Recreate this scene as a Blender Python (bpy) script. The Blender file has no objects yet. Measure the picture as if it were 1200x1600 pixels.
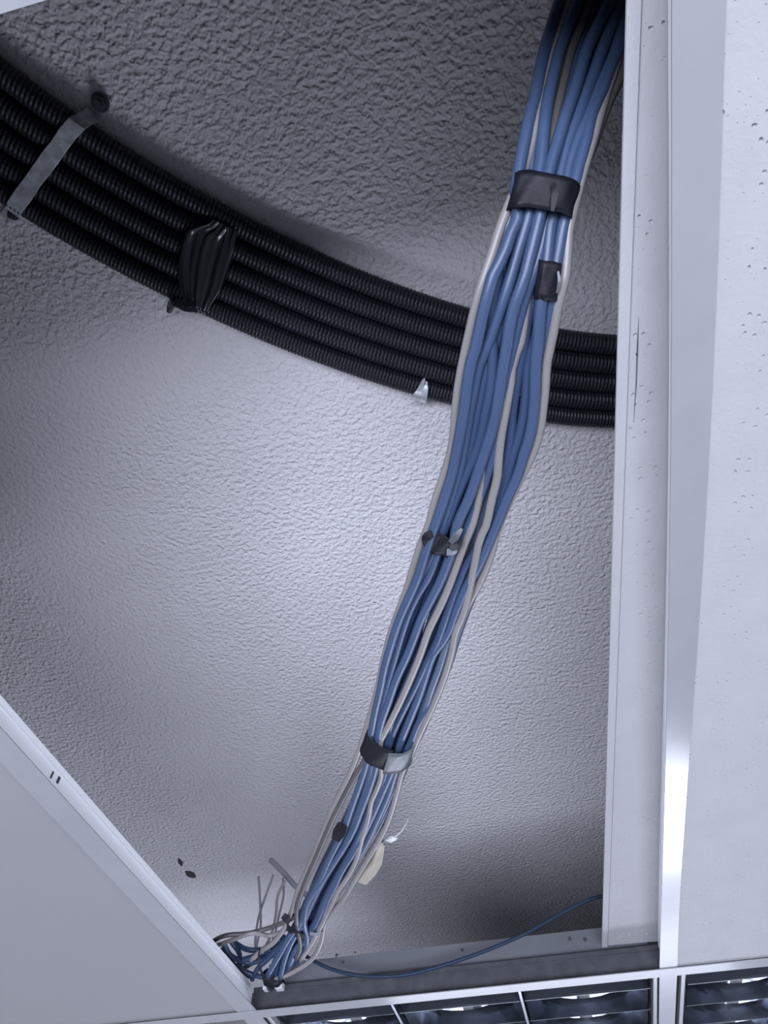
import bpy, bmesh, math, random
import numpy as np
from mathutils import Vector, noise
from mathutils.geometry import delaunay_2d_cdt
random.seed(7)
rng = np.random.default_rng(11)
C = bpy.context.scene.collection

# ------------------------------------------------------------------ camera
# world: x right along the cross tees, y forward along the runners, z up; camera at the origin, grid plane 0.4 m above it
FPX = 1056.47
PITCH, ROLL, YAW = math.radians(55.4199), math.radians(0.75078), math.radians(-12.1411)
fw = np.array([math.sin(YAW) * math.cos(PITCH), math.cos(YAW) * math.cos(PITCH), math.sin(PITCH)])
r_0 = np.array([math.cos(YAW), -math.sin(YAW), 0.0])
d_0 = np.cross(fw, r_0)
RT = math.cos(ROLL) * r_0 + math.sin(ROLL) * d_0
DN = -math.sin(ROLL) * r_0 + math.cos(ROLL) * d_0
cam_data = bpy.data.cameras.new('camera')
cam_data.sensor_fit = 'VERTICAL'
cam_data.sensor_height = 36.0
cam_data.lens = 36.0 * FPX / 1600.0
cam_data.clip_start = 0.02
cam = bpy.data.objects.new('camera', cam_data)
C.objects.link(cam)
m = np.eye(4)
m[:3, 0], m[:3, 1], m[:3, 2] = RT, -DN, -fw
from mathutils import Matrix
cam.matrix_world = Matrix(m.tolist())
bpy.context.scene.camera = cam

# ------------------------------------------------------------------ light and exposure
sc = bpy.context.scene
sc.view_settings.view_transform = 'Standard'
sc.view_settings.look = 'None'
sc.view_settings.gamma = 1.0
sc.view_settings.use_curve_mapping = False
sc.view_settings.exposure = 0.0
world = bpy.data.worlds.new('world')
sc.world = world
world.use_nodes = True
bg = world.node_tree.nodes['Background']
bg.inputs[0].default_value = (0.6, 0.66, 0.8, 1)
bg.inputs[1].default_value = 0.3
LIGHT_COL = (0.78, 0.82, 1.0)

def area_light(name, loc, target, sx, sy, power):
    ld = bpy.data.lights.new(name, 'AREA')
    ld.shape = 'RECTANGLE'
    ld.size, ld.size_y = sx, sy
    ld.energy = power
    ld.color = LIGHT_COL
    o = bpy.data.objects.new(name, ld)
    C.objects.link(o)
    o.location = loc
    o.rotation_euler = (Vector(target) - Vector(loc)).to_track_quat('-Z', 'Y').to_euler()
    return o

area_light('glass_door_daylight_front', (0.1, 3.5, -1.2), (0.1, 0.6, -0.3), 1.7, 0.46, 50)
area_light('window_daylight_front', (0.0, 3.5, -0.58), (0.0, 0.6, -0.3), 1.5, 0.2, 6)
area_light('window_daylight_right', (3.35, 0.6, -0.3), (0, 0.6, 0.2), 2.6, 0.9, 72)
area_light('added_slab_fill', (-0.35, -1.5, -1.95), (-0.2, 0.4, 0.9), 3.3, 2.5, 360)  # added unseen fill, aimed up through the opening to brighten the slab

# ------------------------------------------------------------------ helpers
def at(px, py, z=None, y=None):
    """point where the view ray of pixel (px, py) meets height z (or the upright plane at depth y)"""
    d = (px - 600) / FPX * RT + (py - 800) / FPX * DN + fw
    return d * (z / d[2]) if z is not None else d * (y / d[1])

def mat(name, col, rough=0.5, metal=0.0, spec=0.5, coat=0.0, var=0.0, vscale=20.0, bump=0.0, bscale=200.0):
    mt = bpy.data.materials.new(name)
    mt.use_nodes = True
    nt = mt.node_tree
    b = nt.nodes['Principled BSDF']
    b.inputs['Base Color'].default_value = (*col, 1)
    b.inputs['Roughness'].default_value = rough
    b.inputs['Metallic'].default_value = metal
    b.inputs['Specular IOR Level'].default_value = spec
    b.inputs['Coat Weight'].default_value = coat
    tc = nt.nodes.new('ShaderNodeTexCoord')
    if var:
        n = nt.nodes.new('ShaderNodeTexNoise')
        n.inputs['Scale'].default_value = vscale
        n.inputs['Detail'].default_value = 4
        nt.links.new(tc.outputs['Object'], n.inputs['Vector'])
        r = nt.nodes.new('ShaderNodeValToRGB')
        r.color_ramp.elements[0].position = 0.3
        r.color_ramp.elements[1].position = 0.7
        r.color_ramp.elements[0].color = (*[c * (1 - var) for c in col], 1)
        r.color_ramp.elements[1].color = (*[min(1, c * (1 + var)) for c in col], 1)
        nt.links.new(n.outputs['Fac'], r.inputs['Fac'])
        nt.links.new(r.outputs['Color'], b.inputs['Base Color'])
    if bump:
        n = nt.nodes.new('ShaderNodeTexNoise')
        n.inputs['Scale'].default_value = bscale
        n.inputs['Detail'].default_value = 3
        nt.links.new(tc.outputs['Object'], n.inputs['Vector'])
        bp = nt.nodes.new('ShaderNodeBump')
        bp.inputs['Strength'].default_value = 1.0
        bp.inputs['Distance'].default_value = bump
        nt.links.new(n.outputs['Fac'], bp.inputs['Height'])
        nt.links.new(bp.outputs['Normal'], b.inputs['Normal'])
    return mt

def plaster_material():
    mt = bpy.data.materials.new('sprayed_plaster')
    mt.use_nodes = True
    nt = mt.node_tree
    L = nt.links.new
    b = nt.nodes['Principled BSDF']
    b.inputs['Roughness'].default_value = 0.85
    b.inputs['Specular IOR Level'].default_value = 0.08
    tc = nt.nodes.new('ShaderNodeTexCoord')
    n1 = nt.nodes.new('ShaderNodeTexNoise')          # blobs of sprayed render
    n1.inputs['Scale'].default_value = 138
    n1.inputs['Detail'].default_value = 1.3
    n1.inputs['Roughness'].default_value = 0.55
    n1.inputs['Distortion'].default_value = 0.15
    n2 = nt.nodes.new('ShaderNodeTexNoise')          # broad stains
    n2.inputs['Scale'].default_value = 3.5
    n2.inputs['Detail'].default_value = 5
    L(tc.outputs['Object'], n1.inputs['Vector'])
    L(tc.outputs['Object'], n2.inputs['Vector'])
    r = nt.nodes.new('ShaderNodeValToRGB')
    r.color_ramp.elements[0].position = 0.3
    r.color_ramp.elements[1].position = 0.7
    r.color_ramp.elements[0].color = (0.72, 0.71, 0.72, 1)
    r.color_ramp.elements[1].color = (0.79, 0.78, 0.79, 1)
    L(n2.outputs['Fac'], r.inputs['Fac'])
    L(r.outputs['Color'], b.inputs['Base Color'])
    cr = nt.nodes.new('ShaderNodeValToRGB')
    cr.color_ramp.elements[0].position = 0.25
    cr.color_ramp.elements[1].position = 0.8
    L(n1.outputs['Fac'], cr.inputs['Fac'])
    bp = nt.nodes.new('ShaderNodeBump')
    bp.inputs['Strength'].default_value = 0.9
    bp.inputs['Distance'].default_value = 0.0031
    L(cr.outputs['Color'], bp.inputs['Height'])
    L(bp.outputs['Normal'], b.inputs['Normal'])
    return mt

M = {
    'plaster': plaster_material(),
    'wall': mat('wall_paint', (0.72, 0.72, 0.72), 0.8, var=0.04, vscale=3),
    'floor': mat('floor_carpet', (0.13, 0.13, 0.14), 0.5, var=0.06, vscale=5),
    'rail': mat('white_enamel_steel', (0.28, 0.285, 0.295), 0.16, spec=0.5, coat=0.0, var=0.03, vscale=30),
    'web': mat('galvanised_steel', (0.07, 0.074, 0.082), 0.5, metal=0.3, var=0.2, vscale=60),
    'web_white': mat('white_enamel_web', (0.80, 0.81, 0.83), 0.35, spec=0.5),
    'tile': mat('mineral_tile', (0.37, 0.37, 0.375), 0.75, spec=0.3, var=0.03, vscale=25, bump=0.0004, bscale=260),
    'tile_back': mat('tile_field', (0.37, 0.37, 0.375), 0.8, var=0.05),
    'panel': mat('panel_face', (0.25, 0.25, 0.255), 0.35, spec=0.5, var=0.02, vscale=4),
    'panel_frame': mat('panel_frame', (0.76, 0.77, 0.79), 0.3, spec=0.5, var=0.02, vscale=12),
    'conduit': mat('black_conduit', (0.014, 0.016, 0.023), 0.42, spec=0.5, var=0.15, vscale=40),
    'strap': mat('galvanised_strap', (0.60, 0.63, 0.66), 0.42, metal=0.4, var=0.35, vscale=70, bump=0.0006, bscale=120),
    'bolt': mat('dark_bolt', (0.10, 0.105, 0.12), 0.4, metal=0.8, var=0.3, vscale=120),
    'tape': mat('black_tape', (0.007, 0.008, 0.012), 0.5, spec=0.25, bump=0.0006, bscale=70),
    'film': mat('black_film', (0.014, 0.015, 0.02), 0.22, spec=0.6),
    'greytape': mat('grey_tape', (0.075, 0.083, 0.092), 0.42, spec=0.6, bump=0.0005, bscale=120),
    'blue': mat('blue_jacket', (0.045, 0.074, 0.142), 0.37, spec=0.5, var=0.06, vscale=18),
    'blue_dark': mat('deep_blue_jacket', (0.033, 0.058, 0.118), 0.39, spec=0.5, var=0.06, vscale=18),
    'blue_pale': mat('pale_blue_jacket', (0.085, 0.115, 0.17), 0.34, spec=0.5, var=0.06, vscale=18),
    'navy': mat('navy_jacket', (0.013, 0.028, 0.055), 0.5, spec=0.25),
    'grey': mat('grey_jacket', (0.21, 0.20, 0.195), 0.34, spec=0.5, var=0.05, vscale=18),
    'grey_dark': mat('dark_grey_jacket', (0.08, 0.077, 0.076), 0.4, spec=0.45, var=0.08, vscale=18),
    'wire': mat('thin_grey_wire', (0.22, 0.22, 0.24), 0.5, var=0.1, vscale=30),
    'mirror': mat('polished_aluminium', (0.36, 0.38, 0.42), 0.12, metal=1.0, var=0.1, vscale=9),
    'housing': mat('fixture_housing', (0.12, 0.126, 0.14), 0.5, spec=0.4, var=0.08, vscale=8),
    'lamp_glass': mat('unlit_tube', (0.75, 0.76, 0.76), 0.25),
    'paper': mat('cream_paper', (0.34, 0.31, 0.24), 0.7, var=0.08, vscale=60),
    'white': mat('white_plastic', (0.48, 0.49, 0.50), 0.4),
    'hole': mat('dark_chip', (0.05, 0.05, 0.055), 0.9),
}

def link(name, me, material, parent=None, smooth=False):
    if material is not None and not me.materials:
        me.materials.append(material)
    if smooth:
        me.polygons.foreach_set('use_smooth', [True] * len(me.polygons))
    o = bpy.data.objects.new(name, me)
    C.objects.link(o)
    if parent is not None:
        o.parent = parent
    return o

def mesh(name, v, f, material, parent=None, smooth=False):
    me = bpy.data.meshes.new(name)
    me.from_pydata([tuple(map(float, p)) for p in v], [], [tuple(map(int, q)) for q in f])
    me.update()
    return link(name, me, material, parent, smooth)

def tag(o, label, cat, group=None):
    o['label'] = label
    o['category'] = cat
    if group:
        o['group'] = group
    return o

def struct(o):
    o['kind'] = 'structure'
    return o

def empty(name, loc=(0, 0, 0)):
    o = bpy.data.objects.new(name, None)
    o.empty_display_size = 0.02
    C.objects.link(o)
    o.location = loc
    return o

class MB:
    """collects simple solids into one mesh"""
    def __init__(s):
        s.v, s.f = [], []
    def add(s, v, f):
        n = len(s.v)
        s.v += [tuple(map(float, p)) for p in v]
        s.f += [tuple(i + n for i in q) for q in f]
        return s
    def box(s, a, b):
        x0, y0, z0 = a
        x1, y1, z1 = b
        return s.add([(x0, y0, z0), (x1, y0, z0), (x1, y1, z0), (x0, y1, z0), (x0, y0, z1), (x1, y0, z1), (x1, y1, z1), (x0, y1, z1)],
                     [(0, 3, 2, 1), (4, 5, 6, 7), (0, 1, 5, 4), (1, 2, 6, 5), (2, 3, 7, 6), (3, 0, 4, 7)])
    def prism(s, prof, path, closed=True):
        """sweep a profile: path is a list of functions/points arrays, prof list of rings already placed"""
        n = len(prof[0])
        v = [p for r in prof for p in r]
        f = []
        for i in range(len(prof) - 1):
            for k in range(n):
                a, b = i * n + k, i * n + (k + 1) % n
                f.append((a, b, b + n, a + n))
        f.append(tuple(range(n - 1, -1, -1)))
        f.append(tuple(len(v) - n + k for k in range(n)))
        return s.add(v, f)
    def cyl(s, p, q, r, n=12, r2=None):
        p, q = np.array(p, float), np.array(q, float)
        w = (q - p) / np.linalg.norm(q - p)
        u = np.cross(w, (0, 0, 1) if abs(w[2]) < 0.9 else (1, 0, 0))
        u /= np.linalg.norm(u)
        t = np.cross(w, u)
        r2 = r if r2 is None else r2
        rings = [[c + rr * (math.cos(2 * math.pi * k / n) * u + math.sin(2 * math.pi * k / n) * t) for k in range(n)]
                 for c, rr in ((p, r), (q, r2))]
        return s.prism(rings, None)
    def build(s, name, material, parent=None, smooth=False, bevel=0.0):
        me = bpy.data.meshes.new(name)
        me.from_pydata(s.v, [], s.f)
        me.update()
        o = link(name, me, material, parent, smooth)
        if bevel:
            b = o.modifiers.new('bevel', 'BEVEL')
            b.width = bevel
            b.segments = 2
        return o

def spline(P, n):
    """centripetal Catmull-Rom through the rows of P, resampled evenly to n points"""
    P = np.asarray(P, float)
    Q = np.vstack([2 * P[0] - P[1], P, 2 * P[-1] - P[-2]])
    out = []
    for i in range(1, len(Q) - 2):
        p0, p1, p2, p3 = Q[i - 1:i + 3]
        t0 = 0
        t1 = t0 + max(1e-6, np.linalg.norm(p1 - p0)) ** 0.5
        t2 = t1 + max(1e-6, np.linalg.norm(p2 - p1)) ** 0.5
        t3 = t2 + max(1e-6, np.linalg.norm(p3 - p2)) ** 0.5
        for t in np.linspace(t1, t2, 9)[:-1]:
            a1 = (t1 - t) / (t1 - t0) * p0 + (t - t0) / (t1 - t0) * p1
            a2 = (t2 - t) / (t2 - t1) * p1 + (t - t1) / (t2 - t1) * p2
            a3 = (t3 - t) / (t3 - t2) * p2 + (t - t2) / (t3 - t2) * p3
            b1 = (t2 - t) / (t2 - t0) * a1 + (t - t0) / (t2 - t0) * a2
            b2 = (t3 - t) / (t3 - t1) * a2 + (t - t1) / (t3 - t1) * a3
            out.append((t2 - t) / (t2 - t1) * b1 + (t - t1) / (t2 - t1) * b2)
    out.append(P[-1])
    out = np.array(out)
    s = np.r_[0, np.cumsum(np.linalg.norm(np.diff(out, axis=0), axis=1))]
    g = np.linspace(0, s[-1], n)
    return np.c_[np.interp(g, s, out[:, 0]), np.interp(g, s, out[:, 1]), np.interp(g, s, out[:, 2])]

def tube(name, P, rad, material, parent=None, sides=10, smooth=True):
    """round tube along the rows of P; rad is one radius or one per row"""
    P = np.asarray(P, float)
    n = len(P)
    rad = np.full(n, rad) if np.isscalar(rad) else np.asarray(rad)
    T = np.gradient(P, axis=0)
    T /= np.linalg.norm(T, axis=1, keepdims=True)
    u = np.cross(T[0], (0, 0, 1))
    if np.linalg.norm(u) < 1e-3:
        u = np.cross(T[0], (1, 0, 0))
    V = np.zeros((n, sides, 3))
    a = np.linspace(0, 2 * math.pi, sides, endpoint=False)
    for i in range(n):
        u = u - np.dot(u, T[i]) * T[i]
        u /= np.linalg.norm(u)
        w = np.cross(T[i], u)
        V[i] = P[i] + rad[i] * (np.cos(a)[:, None] * u + np.sin(a)[:, None] * w)
    V = V.reshape(-1, 3)
    I = np.arange(n - 1)[:, None] * sides
    k = np.arange(sides)[None, :]
    k2 = (k + 1) % sides
    F = np.stack([I + k, I + k2, I + k2 + sides, I + k + sides], -1).reshape(-1, 4)
    me = bpy.data.meshes.new(name)
    f = [tuple(q) for q in F.tolist()] + [tuple(range(sides - 1, -1, -1)), tuple((n - 1) * sides + i for i in range(sides))]
    me.from_pydata(V.tolist(), [], f)
    me.update()
    return link(name, me, material, parent, smooth)

# ------------------------------------------------------------------ structure: room, slab, ceiling field
G = 0.400                         # underside of the grid
TH = 0.033                        # height of a tee
SLAB = 0.876
XR0, XR1 = 0.1418, 0.1658         # right runner flange
XL0, XL1 = -0.4582, -0.4342       # left runner flange
YC0, YC1 = 1.0865, 1.1105         # far cross tee flange
YN1 = float(at(0, 22, G)[1])      # near cross tee flange, far edge
YN0 = YN1 - 0.024
X0, X1, Y0, Y1, ZF = -3.6, 3.6, -3.6, 4.6, -2.1

struct(MB().box((X0, Y0, SLAB), (X1, Y1, SLAB + 0.15)).build('ceiling', M['plaster']))
struct(MB().box((X0, Y0, ZF - 0.1), (X1, Y1, ZF)).build('floor', M['floor']))
struct(MB().box((X0 - 0.1, Y0, ZF), (X0, Y1, SLAB)).build('wall_left', M['wall']))
struct(MB().box((X1, Y0, ZF), (X1 + 0.1, Y1, SLAB)).build('wall_right', M['wall']))
struct(MB().box((X0, Y0 - 0.1, ZF), (X1, Y0, SLAB)).build('wall_back', M['wall']))
struct(MB().box((X0, Y1, ZF), (X1, Y1 + 0.1, SLAB)).build('wall_front', M['wall']))
# the rest of the suspended ceiling, out of the picture, round the bays that are seen
BX0, BX1, BY0, BY1 = XL0 - 0.58, XR1 + 0.58, YN0, YC1 + 1.19
fld = MB()
fld.box((X0, Y0, G + .002), (BX0, Y1, G + .017)).box((BX1, Y0, G + .002), (X1, Y1, G + .017))
fld.box((BX0, Y0, G + .002), (BX1, BY0, G + .017)).box((BX0, BY1, G + .002), (BX1, Y1, G + .017))
fld.box((BX0, YN0, G + .002), (XL0 - .002, YN1 - .012, G + .017)).box((XR1 + .002, YN0, G + .002), (BX1, YN1 - .012, G + .017))
struct(fld.build('trim_1', M['tile_back']))

# ------------------------------------------------------------------ ceiling grid
def runner(name, xs0, xs1, ys, label, marks=(), web='web'):
    """a main runner: flange, web and bulb; xs0/xs1 are the flange edges at each y (rails are never quite straight)"""
    t = empty(name, (xs0[0] * .5 + xs1[0] * .5, ys[0], G))
    off = np.array(t.location)
    def ring(a, b, z0, z1, y):
        return [np.array((a, y, z0)) - off, np.array((b, y, z0)) - off, np.array((b, y, z1)) - off, np.array((a, y, z1)) - off]
    mid = [(a + b) / 2 for a, b in zip(xs0, xs1)]
    MB().prism([ring(a, b, G, G + .0012, y) for a, b, y in zip(xs0, xs1, ys)], None).build('flange', M['rail'], t)
    MB().prism([ring(c - .0006, c + .0006, G + .0012, G + TH - .006, y) for c, y in zip(mid, ys)], None).build('web', M[web], t)
    MB().prism([ring(c - .003, c + .003, G + TH - .006, G + TH, y) for c, y in zip(mid, ys)], None).build('bulb', M[web], t)
    for (p, sy, sz) in marks:
        q = p - off
        MB().box((q[0] - .001, q[1] - sy, q[2] - sz), (q[0] + .0012, q[1] + sy, q[2] + sz)).build('slot', M['hole'], t)
    return tag(t, label, 'ceiling rail')

pr = [at(px, py, G) for px, py in ((1134, 0), (1129, 200), (1120, 400), (1114, 600), (1103, 800), (1090, 1000), (1077, 1200), (1062, 1400), (1059, 1505))]
pl = [at(px, py, G) for px, py in ((1050, 0), (1050, 300), (1049, 600), (1047, 800), (1044, 1000), (1041, 1200), (1033, 1400), (1031, 1505))]
ry = np.r_[-0.6, np.linspace(0.0, YC0, 26), YC1 + .02, 1.7, 2.3]
def edge(pts, y, ext):
    ys = [p[1] for p in pts]
    xs = [p[0] for p in pts]
    sm = np.polyfit(ys, xs, 3)
    return np.where((y >= ys[0]) & (y <= ys[-1]), np.polyval(sm, np.clip(y, ys[0], ys[-1])), np.where(y < ys[0], np.polyval(sm, ys[0]), np.polyval(sm, ys[-1])))
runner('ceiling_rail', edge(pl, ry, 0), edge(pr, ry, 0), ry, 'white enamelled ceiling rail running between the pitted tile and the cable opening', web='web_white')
li = [at(px, py, G) for px, py in ((0, 1136), (74, 1217), (148, 1301), (240, 1405), (343, 1513), (398, 1577))]
lo = [at(px, py, G) for px, py in ((0, 1187), (100, 1297), (200, 1403), (300, 1508), (369, 1578))]
ly = np.r_[-0.6, np.linspace(0.3, YC0, 12), 1.7, 2.3]
def line_x(pts, y):
    return np.array([np.polyval(np.polyfit([p[1] for p in pts], [p[0] for p in pts], 1), np.clip(v, .3, 1.12)) for v in y])
lx1, lx0 = line_x(li, ly), line_x(lo, ly)
def web_pt(px, py):
    # the point of the web's visible face behind a picture point
    p = at(px, py, G + .018)
    for _ in range(8):
        xw = float((line_x(li, [p[1]])[0] + line_x(lo, [p[1]])[0]) / 2)
        d = p / p[2]
        p = d * (xw / d[0])
    return p
runner('ceiling_rail', lx0, lx1, ly, 'white ceiling rail on the diagonal edge of the smooth panel, bottom left',
       marks=[(web_pt(80, 1211), .0011, .0038), (web_pt(90, 1219), .0018, .0036)], web='web_white')

def cross_tee(y0, y1, xa, xb, label, drop=0.0):
    t = empty('cross_rail', ((xa + xb) / 2, (y0 + y1) / 2, G))
    ox, oy, oz = t.location
    c = (y0 + y1) / 2 - oy
    MB().box((xa - ox, y0 - oy, 0), (xb - ox, y1 - oy, .0012)).build('flange', M['rail'], t).location.z = drop
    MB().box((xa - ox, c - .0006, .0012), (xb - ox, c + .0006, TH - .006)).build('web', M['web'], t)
    MB().box((xa - ox, c - .003, TH - .006), (xb - ox, c + .003, TH)).build('bulb', M['web'], t)
    return tag(t, label, 'ceiling rail')
cross_tee(YC0, YC1, BX0, BX1, 'long glossy white cross rail across the bottom of the picture, above the louvred lights', -.0014)
cross_tee(YN0, YN1, XL1 + .001, XR0 - .001, 'pale cross rail just showing in the top left corner')

# ------------------------------------------------------------------ mineral fibre tiles with clusters of pits
def pitted_tile(name, corners, z, thick, label, see, edge_lip=0.0, seed=1, undercut=0.0):
    """corners: near-left, near-right, far-right, far-left in x, y; see: x, y box in which single pits are modelled"""
    r = np.random.default_rng(seed)
    c = [np.array(p, float) for p in corners]
    t = empty(name, (*sum(c) / 4, z))
    off = np.array(t.location)[:2]
    pts, zz, faces_ring = [], [], []
    taken = []
    def inside(p, mrg):
        for i in range(4):
            a, b = c[i], c[(i + 1) % 4]
            e = b - a
            if (e[0] * (p[1] - a[1]) - e[1] * (p[0] - a[0])) / np.linalg.norm(e) < mrg:
                return False
        return True
    def pit(p, rad, dep):
        if not inside(p, rad * 1.5 + edge_lip) or not (see[0] < p[0] < see[1] and see[2] < p[1] < see[3]):
            return
        for q, rq in taken:
            if (q[0] - p[0]) ** 2 + (q[1] - p[1]) ** 2 < (rad + rq) ** 2 * 1.3:
                return
        taken.append((p, rad))
        n = 9 if rad > .0008 else 6
        prof = ((1.0, 0), (0.62, .75), ) if rad > .0008 else ((1.0, 0),)
        for kr, kd in prof:
            for k in range(n):
                a = 2 * math.pi * k / n
                w = 1 + .12 * math.sin(2 * a + p[0] * 900)
                pts.append((p[0] + rad * kr * w * math.cos(a), p[1] + rad * kr * w * math.sin(a)))
                zz.append(kd * dep)
        pts.append(tuple(p))
        zz.append(dep)
    sx = .036
    for i in range(int((see[1] - see[0]) / sx) + 2):
        for j in range(int((see[3] - see[2]) / sx) + 2):
            if r.random() < .25:
                continue
            o = np.array((see[0] + i * sx, see[2] + j * sx)) + r.uniform(-.007, .007, 2)
            a0 = r.uniform(0, 6.28)
            n = int(r.integers(4, 7))
            for k in range(n):
                a = a0 + 2 * math.pi * k / n + r.uniform(-.25, .25)
                pit(o + r.uniform(.0055, .0085) * np.array((math.cos(a), math.sin(a))), r.uniform(.0010, .0016), r.uniform(.0011, .0017))
    area = (see[1] - see[0]) * (see[3] - see[2])
    for k in range(int(area * 9000)):
        pit(np.array((r.uniform(see[0], see[1]), r.uniform(see[2], see[3]))), r.uniform(.0004, .0007), r.uniform(.0003, .0007))
    base = [tuple(p) for p in c]
    # inset outline keeps the edge band clean
    V2 = [Vector(p) for p in base + pts]
    res = delaunay_2d_cdt(V2, [], [list(range(4))], 1, 1e-7)
    vv, ff, orig = res[0], res[2], res[3]
    zmap = [0.0] * 4 + zz
    V, Fc = [], []
    for i, p in enumerate(vv):
        oi = orig[i]
        V.append((p[0] - off[0], p[1] - off[1], zmap[oi[0]] if oi else 0.0))
    for f in ff:
        a, b, d = (Vector(V[k]) for k in f[:3])
        Fc.append(tuple(f) if (b - a).cross(d - a).z < 0 else tuple(reversed(f)))
    n = len(V)
    for k, p in enumerate(base):
        V.append((p[0] - off[0] + (undercut if k in (0, 3) else 0), p[1] - off[1], thick))
    ci = {}
    for i in range(n):
        for k in range(4):
            if orig[i] and orig[i][0] == k:
                ci[k] = i
    for k in range(4):
        k2 = (k + 1) % 4
        Fc.append((ci[k], ci[k2], n + k2, n + k))
    Fc.append((n, n + 1, n + 2, n + 3))
    mesh('tile_board', V, Fc, M['tile'], t)
    tag(t, label, 'ceiling tile')
    return t

tx0, tx1 = XR1 - .006, XR1 + .585
rt = pitted_tile('ceiling_tile', [(tx0, YN1 - .01), (tx1, YN1 - .01), (tx1, YC0 + .008), (tx0, YC0 + .008)], G + .0016, .015,
                 'white pitted mineral ceiling tile lying in the grid at the right edge', (tx0, .46, 0.0, 1.09), seed=3)
ZT = G + TH + .001
s = [at(978, -10, ZT)[:2], at(940, 1478, ZT)[:2]]
e1 = at(1031, 1474, ZT)[:2]
dirn = (s[1] - s[0]) / np.linalg.norm(s[1] - s[0])
acr = np.array((dirn[1], -dirn[0]))
s0 = s[0] - dirn * .06
ledge = pitted_tile('ceiling_tile', [s0, s0 + acr * .59, s[1] + acr * .59, s[1]], ZT, .015,
                    'white pitted mineral tile pushed up on the rail, its edge overhanging the cables',
                    (.03, .22, -.02, 1.12), edge_lip=.009, seed=9, undercut=.03)
# raised edge band of the pushed-up tile and the crack beside it
loc = np.array(ledge.location)
def on_tile(a, b, dz=0.0):
    p = s0 + dirn * a + acr * b
    return np.array((p[0], p[1], ZT + dz)) - loc
Lt = np.linalg.norm(s[1] - s0)
rings = [[on_tile(a, 0, -.0022), on_tile(a, .0072, -.0022), on_tile(a, .0088, .0002), on_tile(a, .0006, .0002)] for a in np.linspace(0, Lt, 30)]
MB().prism(rings, None).build('edge_band', M['tile'], ledge)
crk = [at(px, py, ZT) for px, py in ((998, 495), (996, 540), (994, 600), (990, 660))]
tube('crack', np.array(crk) - loc - (0, 0, .0001), [.0001, .0005, .0004, .0001], M['hole'], ledge, 5)

# ------------------------------------------------------------------ smooth panel, bottom left
pn = empty('ceiling_panel', (XL0 - .285, .5, G + .001))
ox, oy, oz = pn.location
xa, xb, ya, yb = XL0 - .58 - ox, XL0 - ox + .006, YN1 - oy, YC0 + .006 - oy
px_ = np.array([(xa, ya), (float(line_x(lo, [YN1])[0]) - ox + .006, ya), (float(line_x(lo, [YC0])[0]) - ox + .006, yb), (xa, yb)])
rings = [[(*p, z) for p in px_] for z in (.0006, .013)]
MB().prism(rings, None).build('board', M['panel'], pn, bevel=.0008)
MB().prism([[(*p, z) for p in (px_ * (.96, .98))] for z in (.013, .028)], None).build('backing', M['tile_back'], pn)
tag(pn, 'smooth plain white ceiling panel without pits, in the bottom left corner', 'ceiling panel')

# ------------------------------------------------------------------ louvred lights beyond the far cross rail
def louvre(x0, x1, label):
    y0, y1 = YC0 + .015, YC0 + .015 + 1.17
    t = empty('louvre_light', ((x0 + x1) / 2, (y0 + y1) / 2, G + .0015))
    w, h = (x1 - x0) / 2, (y1 - y0) / 2
    fr = MB()
    for a, b in (((-w, -h), (w, -h + .006)), ((-w, h - .006), (w, h)), ((-w, -h + .006), (-w + .006, h - .006)), ((w - .006, -h + .006), (w, h - .006))):
        fr.box((*a, 0), (*b, .01))
    fr.build('frame', M['rail'], t, bevel=.001)
    hs = MB()
    hz = .062
    hs.box((-w + .002, -h + .002, .01), (w - .002, -h + .004, hz)).box((-w + .002, h - .004, .01), (w - .002, h - .002, hz))
    hs.box((-w + .002, -h + .004, .01), (-w + .004, h - .004, hz)).box((w - .004, -h + .004, .01), (w - .002, h - .004, hz))
    hs.box((-w + .002, -h + .002, hz), (w - .002, h - .002, hz + .002))
    ho = hs.build('housing', M['housing'], t)
    iw = w - .006
    cell = 2 * iw / 3
    for k in range(3):
        cx = -iw + cell * (k + .5)
        prof = []
        for yy in (-h + .006, h - .006):
            prof.append([(cx - cell / 2 + .004 + (cell - .008) * u, yy, .012 + .046 * (1 - (2 * u - 1) ** 2) ** .5) for u in np.linspace(0, 1, 13)])
        n = 13
        v = prof[0] + prof[1]
        mesh('reflector', v, [(i, i + 1, i + 1 + n, i + n) for i in range(n - 1)], M['mirror'], t, True)
        MB().cyl((cx, -h + .03, .040), (cx, h - .03, .040), .008, 14).build('tube_lamp', M['lamp_glass'], t, True)
        for j in range(15):
            yy = -h + .016 + (j + .5) * (2 * h - .032) / 15
            v = []
            for u in np.linspace(-1, 1, 9):
                top = .012 + .022 * abs(u) ** 2
                v += [(cx + u * (cell / 2 - .004), yy - .0006, .001), (cx + u * (cell / 2 - .004), yy + .0006, .001),
                      (cx + u * (cell / 2 - .004), yy + .003, top + .01), (cx + u * (cell / 2 - .004), yy - .003, top + .01)]
            fc = []
            for i in range(8):
                b = i * 4
                fc += [(b, b + 1, b + 5, b + 4), (b + 1, b + 2, b + 6, b + 5), (b + 2, b + 3, b + 7, b + 6), (b + 3, b, b + 4, b + 7)]
            mesh('cross_blade', v, fc, M['mirror'], t)
    for k in (1, 2):
        cx = -iw + cell * k
        MB().prism([[(cx - .0018, yy, .0), (cx + .0018, yy, .0), (cx + .006, yy, .045), (cx - .006, yy, .045)] for yy in (-h + .016, h - .016)], None).build('long_blade', M['mirror'], t)
    return tag(t, label, 'ceiling light')
l1 = louvre(XL1 + .004, XR0 - .004, 'mirror louvred ceiling light below the cross rail at the bottom centre')
louvre(XR1 + .004, BX1 - .004, 'mirror louvred ceiling light below the pitted tile, bottom right corner')
hf = YC0 + .0165
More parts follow.
